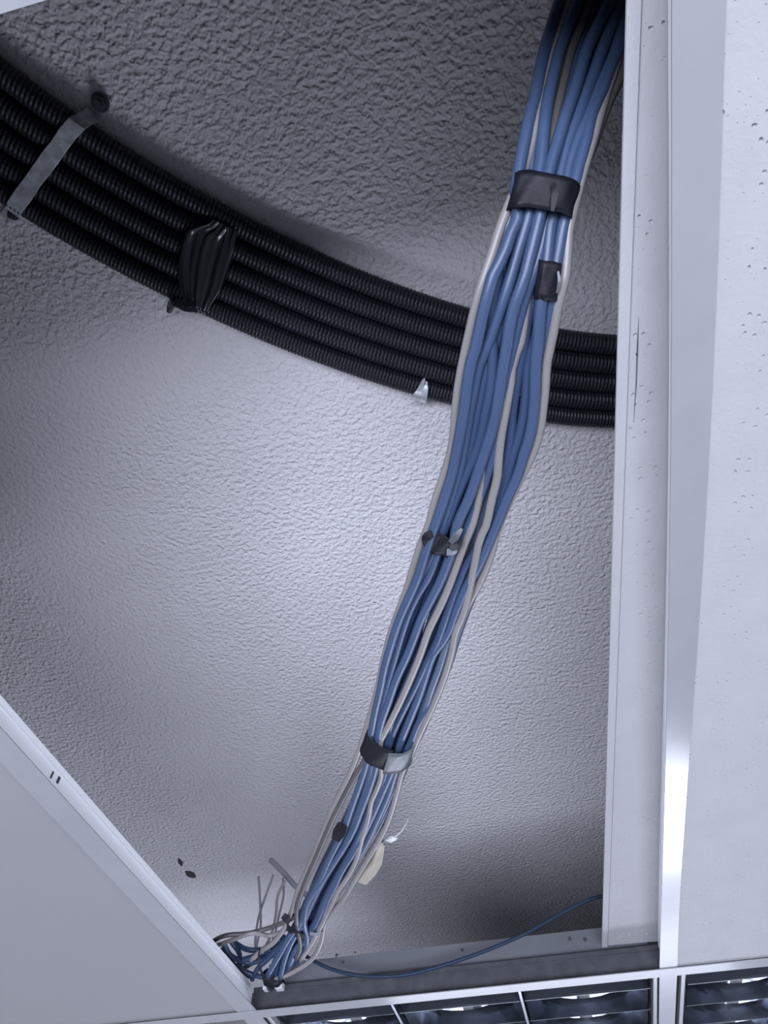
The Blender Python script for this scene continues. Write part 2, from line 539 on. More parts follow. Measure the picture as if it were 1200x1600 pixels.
for px, py, r_ in ((890, 1467, 3), (914, 1468, 3), (722, 1484, 2.6), (526, 1492, 2.6), (536, 1503, 2.2), (555, 1488, 2)):
    p = at(px, py, y=hf) - np.array(l1.location)
    r_ = r_ * .0009
    MB().cyl(p + (0, .0004, 0), p + (0, -.0006, 0), r_, 8).build('screw_hole', M['hole'], l1)

# ------------------------------------------------------------------ black corrugated conduits on the slab
RC = 0.0134
ZC = SLAB - RC - .001
bot = [(-60, 275), (0, 318), (43, 343), (133, 395), (200, 434), (260, 465), (323, 492), (400, 527), (500, 569), (600, 602), (633, 612), (707, 633), (857, 660), (967, 668)]
bw = np.array([at(px, py, ZC) for px, py in bot])
sw = np.r_[0, np.cumsum(np.linalg.norm(np.diff(bw, axis=0), axis=1))]
fx, fy = np.polyfit(sw, bw[:, 0], 4), np.polyfit(sw, bw[:, 1], 4)
sg = np.linspace(0, sw[-1], 160)
bx, by = np.polyval(fx, sg), np.polyval(fy, sg)
t0, t1 = np.array((bx[1] - bx[0], by[1] - by[0])), np.array((bx[-1] - bx[-2], by[-1] - by[-2]))
t0 /= np.linalg.norm(t0); t1 /= np.linalg.norm(t1)
base = np.vstack([[np.array((bx[0], by[0])) - t0 * d for d in np.linspace(.25, .01, 12)], np.c_[bx, by], [np.array((bx[-1], by[-1])) + t1 * d for d in np.linspace(.01, .35, 20)]])
tg = np.gradient(base, axis=0)
tg /= np.linalg.norm(tg, axis=1, keepdims=True)
nm = np.c_[tg[:, 1], -tg[:, 0]]
if nm[40, 1] > 0:
    nm = -nm                      # towards the camera's side (up in the picture)
def conduit(i, z, pitch, label):
    so_ = np.r_[np.linspace(-.25, -.01, 12), sg, sg[-1] + np.linspace(.01, .35, 20)]
    grow = 1 + .04 * np.clip((.45 - so_) / .45, 0, 1.2)
    P2 = base + nm * ((RC + i * .0270) * grow)[:, None]
    P = np.c_[P2, np.full(len(P2), z)]
    L = np.linalg.norm(np.diff(P, axis=0), axis=1).sum()
    n = int(L / pitch * 5)
    S = spline(P, n)
    ph = (np.arange(n) % 5)
    rad = np.array([RC, RC, RC - .0004, RC - .0014, RC - .0004])[ph] * 1.0
    o = tube('corrugated_conduit', S, rad, M['conduit'], None, 16, smooth=False)
    tag(o, label, 'conduit', 'black corrugated conduits on the slab')
    return S
cl = [conduit(0, ZC, .0046, 'black corrugated conduit, lowest of the five in the picture'),
      conduit(1, ZC, .0050, 'black corrugated conduit, second from the bottom of the five'),
      conduit(2, ZC, .0050, 'black corrugated conduit, middle one of the five'),
      conduit(3, ZC, .0050, 'black corrugated conduit, second from the top of the five'),
      conduit(4, ZC, .0050, 'black corrugated conduit, topmost of the five, deepest in shadow')]

def near_idx(px, py):
    p = at(px, py, ZC)[:2]
    return int(np.argmin(((base - p) ** 2).sum(1)))

# galvanised strap over the conduits
i0 = near_idx(25, 333)
b0, tdir, ndir = base[i0], tg[i0], nm[i0]
def loc3(along, across, z):
    p = b0 + tdir * along + ndir * across
    return np.array((p[0], p[1], z))
zb = ZC - RC - .0012
axis = [(10, 342, SLAB - .003), (18, 334, SLAB - .004), (19, 332, ZC - .004), (24, 322, zb - .003), (36, 305, zb - .0022), (50, 285, zb - .0008), (64, 266, zb), (78, 247, zb - .0008), (92, 228, zb), (106, 208, zb - .0004),
        (120, 193, zb + .001), (132, 186, zb + .008), (143, 181, ZC), (150, 174, SLAB - .006), (155, 165, SLAB - .003), (164, 150, SLAB - .003)]
axw = [at(*q) for q in axis]
st = empty('conduit_strap', axw[6])
so = np.array(st.location)
rings = []
for k, p in enumerate(axw):
    hw = .0090 + .0004 * math.sin(k * 2.1)
    w_ = np.array((*tdir, 0)) * hw
    rings.append([p - w_ - so, p + w_ - so, p + w_ + (0, 0, .0013) - so, p - w_ + (0, 0, .0013) - so])
MB().prism(rings, None).build('band', M['strap'], st, bevel=.0003)
def bolt(p, s, parent):
    o = np.array(parent.location)
    bm_ = MB()
    bm_.cyl(p + (0, 0, .0), p + (0, 0, -.0016) , .0085 * s, 18)
    bm_.cyl(p + (0, 0, -.0016), p + (0, 0, -.0072), .0062 * s, 6)
    bm_.cyl(p + (0, 0, -.0072), p + (0, 0, -.013), .0032 * s, 10)
    ob = bm_.build('bolt', M['bolt'], parent, bevel=.0004)
    ob.location = -o
    return ob
bolt(at(157, 160, SLAB - .004), 1.2, st)
bolt(at(22, 334, SLAB - .004), .85, st)
tag(st, 'galvanised metal strap bolted across the black conduits at upper left', 'strap')

# black film wrapped round the conduits
i1 = near_idx(312, 488)
b0, tdir, ndir = base[i1], tg[i1], nm[i1]
wr = empty('conduit_wrap', loc3(0, .06, ZC))
so = np.array(wr.location)
NA, NW = 48, 25
rowpx = np.array([(352, 350, 19), (347, 358, 22), (338, 366, 30), (331, 374, 37), (325, 390, 37), (320, 408, 36), (316, 424, 35), (313, 440, 33), (310, 455, 28), (308, 468, 22), (307, 480, 17), (305, 489, 15)], float)
V, F = [], []
for a in range(NA):
    th = a / (NA - 1)
    cx, cy, hwp = (np.interp(th, np.linspace(0, 1, len(rowpx)), rowpx[:, k]) for k in range(3))
    e = min(1, max(0, (1 - th) * 9)) * (1 if th > .12 else .72 + .28 * th / .12)
    for k in range(NW):
        u = k / (NW - 1) * 2 - 1
        fold = .0011 * math.sin(u * 8 + th * 3.5 + 1.6 * math.sin(th * 5)) + .0009 * math.sin(u * 19 - th * 5) + .0007 * abs(math.sin(u * 5 + th * 2.2))
        pc = at(cx, cy, ZC - RC)
        p = pc[:2] + tdir * hwp / 1230 * u + ndir * .003 * u * math.sin(th * 3)
        z = ZC - (RC + .0022) * math.sqrt(max(0, 1 - (1 - e) ** 2)) - fold
        V.append(np.array((p[0], p[1], z)) - so)
for a in range(NA - 1):
    for k in range(NW - 1):
        b = a * NW + k
        F.append((b, b + 1, b + NW + 1, b + NW))
o = mesh('film', V, F, M['film'], wr, True)
md = o.modifiers.new('thick', 'SOLIDIFY'); md.thickness = .0008; md.offset = 1
# twisted tail of the film at its lower end
tp = [at(px, py, z) for px, py, z in ((306, 478, ZC - RC - .004), (290, 478, ZC - RC - .004), (277, 472, ZC - RC - .002), (268, 476, ZC - .006), (264, 488, ZC - .004))]
tube('film_tail', spline(np.array(tp) - so, 14), np.interp(np.arange(14), (0, 4, 9, 13), (.009, .0075, .0065, .003)), M['film'], wr, 7, False)
tag(wr, 'crumpled black plastic film wrapped round the conduits, right of the strap', 'wrapping')
# small bent clip on the lowest conduit
c0 = at(655, 606, ZC - RC)
i2 = near_idx(655, 617)
b0, tdir, ndir = base[i2], tg[i2], nm[i2]
cp = empty('conduit_clip', loc3(0, .006, ZC - RC))
so = np.array(cp.location)
for sgn, wv, hh in ((-1, .006, .030), (1, .005, .027)):
    rr = []
    for a in np.linspace(-.004, hh, 9):
        z = ZC - math.sqrt(max(0, (RC + .0025) ** 2 - (min(RC, max(-RC, a - RC))) ** 2)) - .0005
        tp_ = 1 - .75 * max(0, (a / hh)) ** 1.5
        cxx = sgn * .0055 * (1 - .6 * max(0, a / hh))
        rr.append([loc3(cxx - wv * tp_, a, z) - so, loc3(cxx + wv * tp_, a, z - .0012 * sgn) - so, loc3(cxx + wv * tp_, a, z + .001) - so, loc3(cxx - wv * tp_, a, z + .001) - so])
    MB().prism(rr, None).build('clip_wing', M['strap'], cp)
tag(cp, 'small bent shiny metal clip on the lowest conduit, left of the cables', 'clip')

# chips in the slab
ch = bpy.data.objects['ceiling']
for px, py, a, b, an in ((282, 1347, 6, 3.2, 1.0), (298, 1366, 9, 4.5, .35)):
    n = 11
    ring = []
    for k in range(n):
        t_ = 2 * math.pi * k / n
        x, y = a * math.cos(t_) * (1 + .18 * math.sin(k * 2.3)), b * math.sin(t_)
        ring.append(at(px + x * math.cos(an) - y * math.sin(an), py + x * math.sin(an) + y * math.cos(an), SLAB))
    v = [(p[0], p[1], SLAB - .0012) for p in ring] + [(p[0], p[1], SLAB + .001) for p in ring]
    f = [tuple(range(n)), tuple(range(n, 2 * n))[::-1]] + [(k, n + k, n + (k + 1) % n, (k + 1) % n) for k in range(n)]
    mesh('chip', v, f, M['hole'], ch)

# ------------------------------------------------------------------ the cable bundle
ZY = ((-150, .610), (-60, .580), (0, .558), (100, .515), (200, .478), (300, .452), (380, .438), (450, .428), (600, .424), (850, .424), (1170, .430), (1300, .440), (1440, .450), (1490, .438), (1530, .424), (1600, .420))
def zb_(py):
    return float(np.interp(py, [a for a, b in ZY], [b for a, b in ZY]))
LAY = .0058
RB, RG = .0040, .0033
def path(pts, h):
    out = []
    for p in pts:
        hh = p[2] if len(p) > 2 else (h if np.isscalar(h) else np.interp(p[1], [a for a, b in h], [b for a, b in h]))
        out.append(at(p[0], p[1], zb_(p[1]) + hh * LAY))
    return np.array(out)
BG = 'blue data cables in the hanging bundle'
GG = 'grey cables in the hanging bundle'
def cable(kind, pts, h, label, r=None):
    P = path(pts, h)
    if pts[0][1] < 0:                 # the run goes on above the neighbouring tiles
        e_ = P[0] - P[1]
        e_ = np.array((e_[0], e_[1], .25 * e_[2])) / np.linalg.norm(e_[:2])
        P = np.vstack([P[0] + .55 * e_ * (1, 1, .2), P[0] + .22 * e_ * (1, 1, .4), P])
    n = max(24, int(np.linalg.norm(np.diff(P, axis=0), axis=1).sum() / .009))
    blue = kind.startswith('blue')
    o = tube('data_cable' if blue else 'grey_cable', spline(P, n), r or (RB if blue else RG), M[kind], None, 12)
    return tag(o, label, 'cable', BG if blue else GG)

B1_TOP = [(900, -60), (875, 0), (862, 40), (850, 80), (842, 120), (834, 160), (828, 180), (820, 220), (812, 260)]
cable('blue', B1_TOP + [(806, 310), (812, 334), (800, 360), (786, 400), (771, 428), (762, 460), (752, 500), (744, 540), (737, 562), (730, 600), (725, 640), (718, 680), (713, 706), (706, 740), (694, 780), (680, 820), (666, 860), (654, 900), (638, 936), (624, 968), (612, 1005), (602, 1040), (594, 1080), (586, 1115), (580, 1150), (576, 1180), (566, 1215), (552, 1255), (536, 1300), (516, 1340), (498, 1380), (484, 1405), (468, 1445), (454, 1462), (438, 1490), (418, 1524)],
      ((0, .6), (300, .6), (400, 0), (1000, 0), (1150, .4), (1500, 0)), 'blue data cable forming the left blue edge of the bundle, outermost at top left')
cable('blue', [(925, -60), (902, 0), (888, 40), (874, 80), (864, 120), (858, 145), (852, 180), (848, 220), (844, 260), (832, 310), (824, 345), (812, 385), (802, 420), (790, 460), (776, 500), (764, 535), (748, 570), (742, 600), (734, 640), (728, 680), (724, 705), (716, 740), (704, 780), (692, 820), (684, 862), (670, 900), (654, 926), (640, 955), (628, 990), (618, 1025), (608, 1060), (598, 1100), (590, 1140), (584, 1180), (574, 1225), (560, 1268), (543, 1310), (524, 1345), (504, 1378), (488, 1408), (472, 1446), (460, 1464), (446, 1496), (438, 1528)],
      ((0, .2), (300, .3), (420, 1.0), (700, .8), (1000, .7), (1500, .1)), 'blue cable second from the left where the bundle enters at the top')
cable('blue', [(976, -60), (954, 0), (934, 40), (916, 80), (904, 120), (898, 140), (884, 180), (872, 220), (860, 260), (854, 285), (848, 315), (844, 334), (838, 360), (828, 400), (818, 440), (808, 465), (798, 500), (792, 540), (788, 562), (782, 600), (776, 640), (766, 680), (754, 716), (746, 740), (732, 780), (714, 820), (706, 860), (690, 904), (674, 936), (658, 968), (646, 1000), (636, 1025), (620, 1060), (608, 1095), (596, 1130), (590, 1165), (588, 1196), (578, 1230), (566, 1262), (552, 1298), (535, 1328), (514, 1360), (500, 1382), (488, 1397), (479, 1416), (476, 1448), (480, 1462), (478, 1482), (468, 1503)],
      0, 'blue cable in front, bright along its right edge from upper tape band to the knot')
cable('blue', [(996, -60), (972, 0), (956, 40), (940, 80), (926, 120), (918, 140), (904, 180), (888, 220), (878, 260), (872, 290), (862, 325), (852, 360), (842, 400), (832, 430), (820, 462), (810, 500), (801, 540), (794, 575), (790, 610), (782, 650), (773, 690), (764, 730), (752, 768), (740, 800), (728, 830), (716, 862), (702, 900), (690, 935), (676, 965), (664, 1000), (650, 1035), (636, 1068), (622, 1100), (610, 1135), (604, 1170), (604, 1200), (592, 1240), (578, 1278), (562, 1312), (546, 1340), (530, 1366), (520, 1386), (508, 1410), (492, 1446), (480, 1464), (462, 1490), (450, 1514)],
      ((0, .7), (400, .9), (800, .8), (1150, .9), (1500, .3)), 'blue cable tucked against the right side of the bright front blue cable')
cable('blue', [(1010, -60), (990, 0), (974, 40), (958, 90), (940, 130), (926, 165), (914, 195), (900, 225), (888, 262), (884, 285), (874, 315), (861, 346), (857, 380), (854, 410), (850, 440), (846, 470), (843, 500), (840, 540), (837, 565), (836, 600), (834, 640), (828, 680), (819, 708), (810, 740), (792, 780), (776, 820), (760, 858), (744, 892), (730, 915), (714, 952), (702, 985), (690, 1005), (678, 1020), (664, 1060), (654, 1090), (640, 1125), (626, 1160), (614, 1200), (598, 1238), (582, 1275), (566, 1308), (550, 1336), (534, 1362), (524, 1384), (514, 1404), (498, 1444), (482, 1466), (464, 1480), (452, 1510)],
      ((0, 1.0), (300, .8), (500, .2), (850, .3), (1000, .5), (1500, .2)), 'blue cable bowing out at the right, beside the outer grey one')
cable('blue', [(1030, -60), (1002, 0), (984, 40), (965, 80), (952, 110), (938, 150), (924, 180), (916, 220), (904, 260), (898, 285), (890, 315), (881, 346), (875, 380), (870, 410), (864, 440), (860, 475), (856, 500), (850, 540), (844, 580), (840, 620), (834, 665), (820, 705), (806, 738), (790, 775), (775, 812), (764, 850), (750, 895), (738, 930), (726, 960), (712, 1000), (700, 1040), (688, 1068), (672, 1100), (654, 1130), (642, 1160), (622, 1196), (608, 1238), (592, 1275), (575, 1312), (558, 1343), (544, 1366), (530, 1390), (516, 1412), (502, 1442), (486, 1464), (466, 1486), (444, 1508)],
      ((0, 1.2), (300, .5), (450, .7), (560, 1.3), (900, 1.5), (1100, .7), (1200, .6)), 'rightmost blue cable entering the small tape patch under the wide tape band')
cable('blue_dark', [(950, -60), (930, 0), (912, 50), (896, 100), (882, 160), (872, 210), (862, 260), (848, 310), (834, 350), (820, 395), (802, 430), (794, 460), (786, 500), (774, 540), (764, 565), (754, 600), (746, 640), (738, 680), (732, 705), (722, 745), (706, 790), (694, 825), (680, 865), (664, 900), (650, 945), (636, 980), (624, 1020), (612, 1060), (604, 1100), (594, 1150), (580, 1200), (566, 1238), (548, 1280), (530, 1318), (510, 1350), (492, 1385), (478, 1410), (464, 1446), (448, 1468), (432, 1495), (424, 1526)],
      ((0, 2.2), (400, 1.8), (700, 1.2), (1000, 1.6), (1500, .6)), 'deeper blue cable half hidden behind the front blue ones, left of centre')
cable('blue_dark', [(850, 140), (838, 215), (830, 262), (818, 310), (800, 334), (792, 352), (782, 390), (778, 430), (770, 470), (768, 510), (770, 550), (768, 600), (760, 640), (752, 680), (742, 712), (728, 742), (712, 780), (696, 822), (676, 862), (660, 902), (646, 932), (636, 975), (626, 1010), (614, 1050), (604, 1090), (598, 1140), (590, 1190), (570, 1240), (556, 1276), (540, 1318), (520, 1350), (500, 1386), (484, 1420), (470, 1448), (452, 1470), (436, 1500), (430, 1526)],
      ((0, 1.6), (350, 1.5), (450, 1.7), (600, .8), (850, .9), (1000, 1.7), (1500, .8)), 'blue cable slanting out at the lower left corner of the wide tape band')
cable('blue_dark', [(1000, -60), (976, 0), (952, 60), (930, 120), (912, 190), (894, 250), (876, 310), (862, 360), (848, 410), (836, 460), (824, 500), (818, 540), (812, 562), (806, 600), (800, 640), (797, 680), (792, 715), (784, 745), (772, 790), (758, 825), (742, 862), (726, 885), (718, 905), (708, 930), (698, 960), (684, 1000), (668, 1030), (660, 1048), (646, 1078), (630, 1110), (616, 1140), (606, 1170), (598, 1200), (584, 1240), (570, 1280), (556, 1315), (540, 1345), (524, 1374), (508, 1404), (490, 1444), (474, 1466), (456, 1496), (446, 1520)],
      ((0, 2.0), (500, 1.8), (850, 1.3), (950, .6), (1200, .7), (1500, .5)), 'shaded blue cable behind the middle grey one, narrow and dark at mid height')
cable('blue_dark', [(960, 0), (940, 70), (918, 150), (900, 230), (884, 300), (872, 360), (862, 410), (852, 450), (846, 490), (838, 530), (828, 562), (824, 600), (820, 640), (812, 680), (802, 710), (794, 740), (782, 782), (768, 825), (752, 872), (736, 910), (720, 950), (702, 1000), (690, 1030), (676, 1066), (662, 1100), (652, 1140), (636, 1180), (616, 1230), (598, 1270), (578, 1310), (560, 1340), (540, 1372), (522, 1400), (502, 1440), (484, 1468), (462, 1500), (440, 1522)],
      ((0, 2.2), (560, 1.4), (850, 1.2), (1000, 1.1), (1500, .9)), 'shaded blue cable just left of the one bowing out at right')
cable('blue_pale', [(930, 60), (905, 140), (882, 220), (862, 300), (840, 380), (824, 440), (812, 500), (806, 560), (800, 620), (790, 680), (778, 730), (762, 780), (748, 830), (736, 880), (722, 930), (710, 975), (700, 1000), (688, 1040), (674, 1078), (664, 1110), (650, 1150), (634, 1195), (616, 1240), (598, 1280), (576, 1320), (556, 1350), (536, 1380), (518, 1410), (500, 1446), (482, 1470), (460, 1502), (444, 1526)],
      ((0, 3), (900, 2.0), (1000, .8), (1100, .8), (1200, 1.4), (1500, 1.0)), 'pale greyish blue cable showing above the lowest wide tape, near the right grey cable')
# grey ones
cable('grey', [(915, -60), (892, 0), (879, 40), (867, 80), (852, 140), (836, 200), (820, 260), (800, 310), (783, 352), (768, 400), (758, 428), (748, 460), (738, 500), (729, 540), (723, 568), (717, 600), (712, 640), (709, 680), (703, 712), (694, 742), (680, 782), (670, 820), (658, 850), (648, 880), (636, 920), (624, 952), (612, 985), (600, 1030), (588, 1085), (572, 1140), (560, 1176), (548, 1206), (530, 1242), (518, 1268), (500, 1310), (484, 1350), (466, 1390), (454, 1428), (442, 1454), (426, 1474), (408, 1486), (392, 1500)],
      ((0, .8), (250, 1.3), (420, .9), (900, 1.2), (1000, 1.8), (1150, 1.2), (1500, .5)), 'grey cable along the outer left edge of the bundle')
cable('grey', [(862, 262), (846, 330), (832, 400), (822, 470), (812, 540), (802, 562), (797, 600), (790, 640), (783, 680), (779, 715), (777, 745), (768, 782), (760, 820), (750, 842), (742, 880), (734, 920), (724, 960), (713, 985), (706, 1020), (694, 1060), (678, 1100), (662, 1134), (654, 1152), (642, 1180), (629, 1206), (620, 1240), (608, 1280), (594, 1310), (570, 1350), (554, 1376), (536, 1406), (522, 1422), (508, 1442), (502, 1472), (488, 1498), (456, 1520), (430, 1530)],
      ((250, 2.0), (500, 1.3), (650, .4), (1000, 0), (1200, .3), (1500, .2)), 'grey cable from mid bundle to the lower right, looping out at the bottom')
cable('grey', [(856, 300), (834, 400), (816, 500), (800, 590), (784, 660), (768, 705), (762, 722), (758, 740), (748, 780), (738, 820), (727, 846), (714, 882), (700, 920), (686, 952), (670, 985), (658, 1020), (642, 1060), (624, 1100), (606, 1136), (594, 1160), (594, 1185), (596, 1210), (588, 1235), (581, 1250), (576, 1278), (566, 1310), (558, 1340), (548, 1362), (538, 1378), (528, 1392), (518, 1414), (510, 1430), (500, 1450), (488, 1472), (470, 1500)],
      ((250, 2.6), (650, 1.8), (740, .8), (880, .2), (1000, -.3), (1150, -.3), (1200, .2), (1500, -.2)), 'grey cable crossing the front of the bundle from the knot to the lowest wide tape')
cable('grey', [(1010, -10), (978, 50), (968, 80), (955, 122), (948, 142), (940, 170), (928, 212), (910, 270), (902, 300), (895, 330), (889, 354), (886, 400), (882, 440), (874, 465), (868, 500), (860, 540), (854, 568), (852, 600), (848, 640), (842, 680), (831, 712), (816, 742), (796, 782), (782, 815), (775, 835), (769, 860), (762, 882), (748, 914), (734, 940), (724, 965), (708, 1010), (690, 1060), (672, 1110), (656, 1150), (630, 1190), (612, 1240), (596, 1270), (580, 1310), (564, 1340), (548, 1366), (536, 1380), (530, 1392), (526, 1404), (516, 1420), (504, 1440), (486, 1476), (462, 1502)],
      ((0, 2.0), (200, 1.0), (450, .5), (750, .7), (900, .6), (960, 1.1), (1500, .9)), 'grey cable along the outer right edge of the bundle')
cable('grey_dark', [(945, -60), (922, 0), (908, 40), (892, 80), (882, 120), (875, 150), (868, 180), (860, 225), (850, 280), (836, 340), (822, 400), (812, 470), (800, 540), (790, 620), (776, 700), (752, 790), (724, 870), (690, 950), (652, 1040), (620, 1110), (590, 1160), (572, 1186), (551, 1220), (534, 1252), (521, 1277), (507, 1310), (494, 1340), (480, 1372), (471, 1396), (465, 1415), (464, 1440), (468, 1464), (469, 1484), (462, 1498)],
      ((0, 1.0), (200, 1.4), (350, 2.6), (1050, 2.6), (1180, .7), (1300, .2), (1500, -.2)), 'dark grey cable near the middle of the bundle at the very top')
cable('grey_dark', [(1040, -10), (1000, 50), (978, 92), (966, 128), (956, 148), (946, 172), (932, 212), (912, 262), (894, 310), (876, 370), (862, 440), (846, 520), (830, 600), (812, 690), (784, 780), (748, 870), (712, 960), (676, 1050), (640, 1130), (616, 1190), (606, 1236), (598, 1262), (584, 1300), (568, 1332), (552, 1360), (540, 1378), (526, 1398), (510, 1430), (494, 1460), (474, 1490)],
      ((0, 2.6), (200, 1.8), (350, 2.4), (1100, 2.2), (1260, .6), (1500, 1.2)), 'dark grey cable at the upper right, between the outer grey cable and the tile')
# more blue cables in the core and at the back of the bundle
LE = ((-60, 905), (0, 880), (100, 850), (200, 828), (300, 806), (400, 782), (500, 758), (600, 735), (680, 724), (740, 708), (800, 690), (860, 672), (900, 656), (950, 638), (1000, 620), (1100, 598), (1160, 578), (1200, 566), (1250, 545), (1300, 522), (1350, 500), (1400, 478), (1440, 462), (1480, 440), (1520, 420))
RE = ((-60, 1020), (0, 990), (100, 946), (200, 918), (300, 892), (400, 874), (500, 860), (600, 846), (680, 832), (740, 806), (800, 776), (860, 748), (900, 732), (950, 716), (1000, 698), (1100, 662), (1160, 640), (1200, 622), (1250, 604), (1300, 584), (1350, 552), (1400, 522), (1440, 492), (1480, 468), (1520, 444))
for k in range(9):
    u0 = (k + .5) / 9
    pts = []
    for py in (-60, 40, 160, 300, 420, 540, 660, 760, 860, 960, 1060, 1160, 1230, 1300, 1370, 1440, 1490, 1522):
        u = min(.93, max(.07, u0 + .10 * math.sin(py * .006 + k * 2.1)))
        if py in (300, 1160, 1440):
            u = u0
        l, r_ = np.interp(py, [a for a, b in LE], [b for a, b in LE]), np.interp(py, [a for a, b in RE], [b for a, b in RE])
        pts.append((l + (r_ - l) * u, py))
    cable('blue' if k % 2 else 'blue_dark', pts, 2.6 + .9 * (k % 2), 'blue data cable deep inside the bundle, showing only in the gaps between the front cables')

# loose blue ends and loops in the corner
TG = 'loose blue cable ends in the corner'
def loose(name, kind, pts, r, label, z=.448, group=None, cat='cable'):
    P = np.array([at(p[0], p[1], p[2] if len(p) > 2 else z) for p in pts])
    o = tube(name, spline(P, max(14, len(P) * 7)), r, M[kind], None, 10)
    return tag(o, label, cat, group)
for lab, pts in (('blue cable end hugging the white rail, dipping from the grey arches into the tangle', [(350, 1476), (362, 1494), (385, 1504), (410, 1500), (432, 1484)]),
            ('lowest blue cable end of the tangle, running along the rail to the clip', [(346, 1484, .450), (366, 1508, .446), (392, 1522, .440), (416, 1528, .434)]),
            ('short blue cable end hanging straight down inside the tangle by the rail', [(362, 1472, .456), (374, 1490, .456), (375, 1510, .452), (390, 1526, .446)]),
            ('topmost blue cable of the tangle, sagging below the grey arches to the tie', [(362, 1470, .462), (388, 1484, .462), (418, 1482, .462), (444, 1464, .46)]),
            ('blue cable end rising from the middle of the tangle towards the black tie', [(378, 1500, .445), (396, 1494, .445), (416, 1480, .446), (438, 1466, .45)]),
            ('blue cable stub curling out at the bottom left of the tangle', [(368, 1518, .46), (386, 1510, .458), (402, 1498, .458), (424, 1484, .458)]),
            ('blue cable end beside the hanging black cord, above the white clip', [(394, 1530, .438), (404, 1512, .440), (421, 1496, .444), (444, 1472, .448)])):
    loose('data_cable', 'blue_dark', pts, .0036, lab, group=TG)
loose('grey_cable', 'grey_dark', [(322, 1480, .447), (336, 1469, .45), (352, 1462, .452), (390, 1458, .455), (420, 1450, .458), (446, 1440, .456), (462, 1432, .46)], .0032, 'dark grey cable arching left over the white rail, the upper of two')
loose('grey_cable', 'grey', [(330, 1480, .446), (348, 1474, .448), (370, 1466, .45), (396, 1458, .452), (424, 1462, .454), (446, 1452, .452)], .003, 'lighter grey cable arching left over the white rail, just below the dark one')
# stray wires standing up behind the tie
def upright(kind, pts, r, label, y=1.045):
    P = np.array([at(p[0], p[1], y=y) for p in pts])
    return tag(tube('stray_wire', spline(P, 26), r, M[kind], None, 8), label, 'wire', 'thin stray wires by the cable end')
upright('wire', [(404, 1370), (406, 1400), (407, 1450), (402, 1472), (398, 1500)], .0019, 'thin straight grey wire standing up, leftmost of the stray wires')
upright('wire', [(427, 1367), (415, 1400), (405, 1430), (399, 1470), (402, 1500)], .0019, 'thin grey wire leaning right and crossing the leftmost stray wire', 1.05)
upright('grey', [(445, 1376), (434, 1400), (431, 1430), (425, 1456), (410, 1490)], .0022, 'pale curved stray wire standing nearest the cable tie', 1.04)
upright('wire', [(442, 1372), (443, 1400), (437, 1426), (426, 1470), (412, 1496)], .0018, 'thin grey stray wire close behind the pale curved one', 1.06)
upright('wire', [(423, 1343), (446, 1367), (462, 1385), (484, 1402)], .0042, 'thick dark cable stub sticking out left behind the bundle', 1.07)
# single blue cable sagging in front of the light housing
P = np.array([at(px, py, y=1.078) for px, py in ((466, 1486), (495, 1504), (520, 1515), (560, 1524), (600, 1526), (640, 1522), (700, 1506), (760, 1485), (820, 1459), (860, 1437), (900, 1415), (945, 1399), (1010, 1380))])
P[-1, 1] += .05
tag(tube('data_cable', spline(P, 70), .0025, M['navy'], None, 10), 'single dark blue cable sagging along the far edge of the opening', 'cable')

# ------------------------------------------------------------------ tapes and ties round the bundle
def sleeve(name, A, B, hc, b, material, parent, wr_=.0006, rings=7, sag=0.0, arc=None, seed=0, power=2.6):
    """band of tape: A and B are the left/right picture points of its two ends, hc the layer of its axis, b its half depth"""
    r = np.random.default_rng(seed)
    al, ar = (path([p], hc)[0] for p in A)
    bl, br = (path([p], hc)[0] for p in B)
    off = np.array(parent.location)
    NS = 40
    a_ = np.linspace(0, 2 * math.pi, NS, endpoint=False) if arc is None else np.linspace(arc[0], arc[1], NS)
    wob = r.uniform(-1, 1, (3,)) * 6
    V = []
    for layer in (0, 1):
        for i in range(rings):
            t = i / (rings - 1)
            l, q = al + (bl - al) * t, ar + (br - ar) * t
            c = (l + q) / 2
            u = (q - l) / 2
            a = np.linalg.norm(u)
            u /= a
            ax = (bl + br - al - ar) / 2
            ax /= np.linalg.norm(ax)
            nrm = np.cross(u, ax)
            if np.dot(nrm, c) > 0:
                nrm = -nrm                    # towards the viewer's side
            for th in a_:
                cs, sn = math.cos(th), math.sin(th)
                w = 1 - layer * .0011 / a
                k = wr_ * (math.sin(th * 5 + wob[0] + t * 3) + math.sin(th * 9 + wob[1] - t * 5)) * .5
                x = math.copysign(abs(cs) ** (2 / power), cs) * (a + k) * w
                y = math.copysign(abs(sn) ** (2 / power), sn) * (b + k) * w
                V.append(c + u * x + nrm * y + ax * (sag * max(0, sn) + k * .8) - off)
    F = []
    m_ = NS if arc is None else NS - 1
    for i in range(rings - 1):
        for k in range(m_):
            k2 = (k + 1) % NS
            p = i * NS
            F.append((p + k, p + k2, p + NS + k2, p + NS + k))
            p += rings * NS
            F.append((p + k2, p + k, p + NS + k, p + NS + k2))
    o_ = rings * NS
    for p, rev in ((0, False), ((rings - 1) * NS, True)):
        for k in range(m_):
            k2 = (k + 1) % NS
            q = (p + k, p + o_ + k, p + o_ + k2, p + k2)
            F.append(q if not rev else q[::-1])
    if arc is not None:
        for i in range(rings - 1):
            p = i * NS
            F.append((p, p + NS, p + NS + o_, p + o_))
            p += NS - 1
            F.append((p, p + o_, p + NS + o_, p + NS))
    return mesh(name, V, F, material, parent, True)

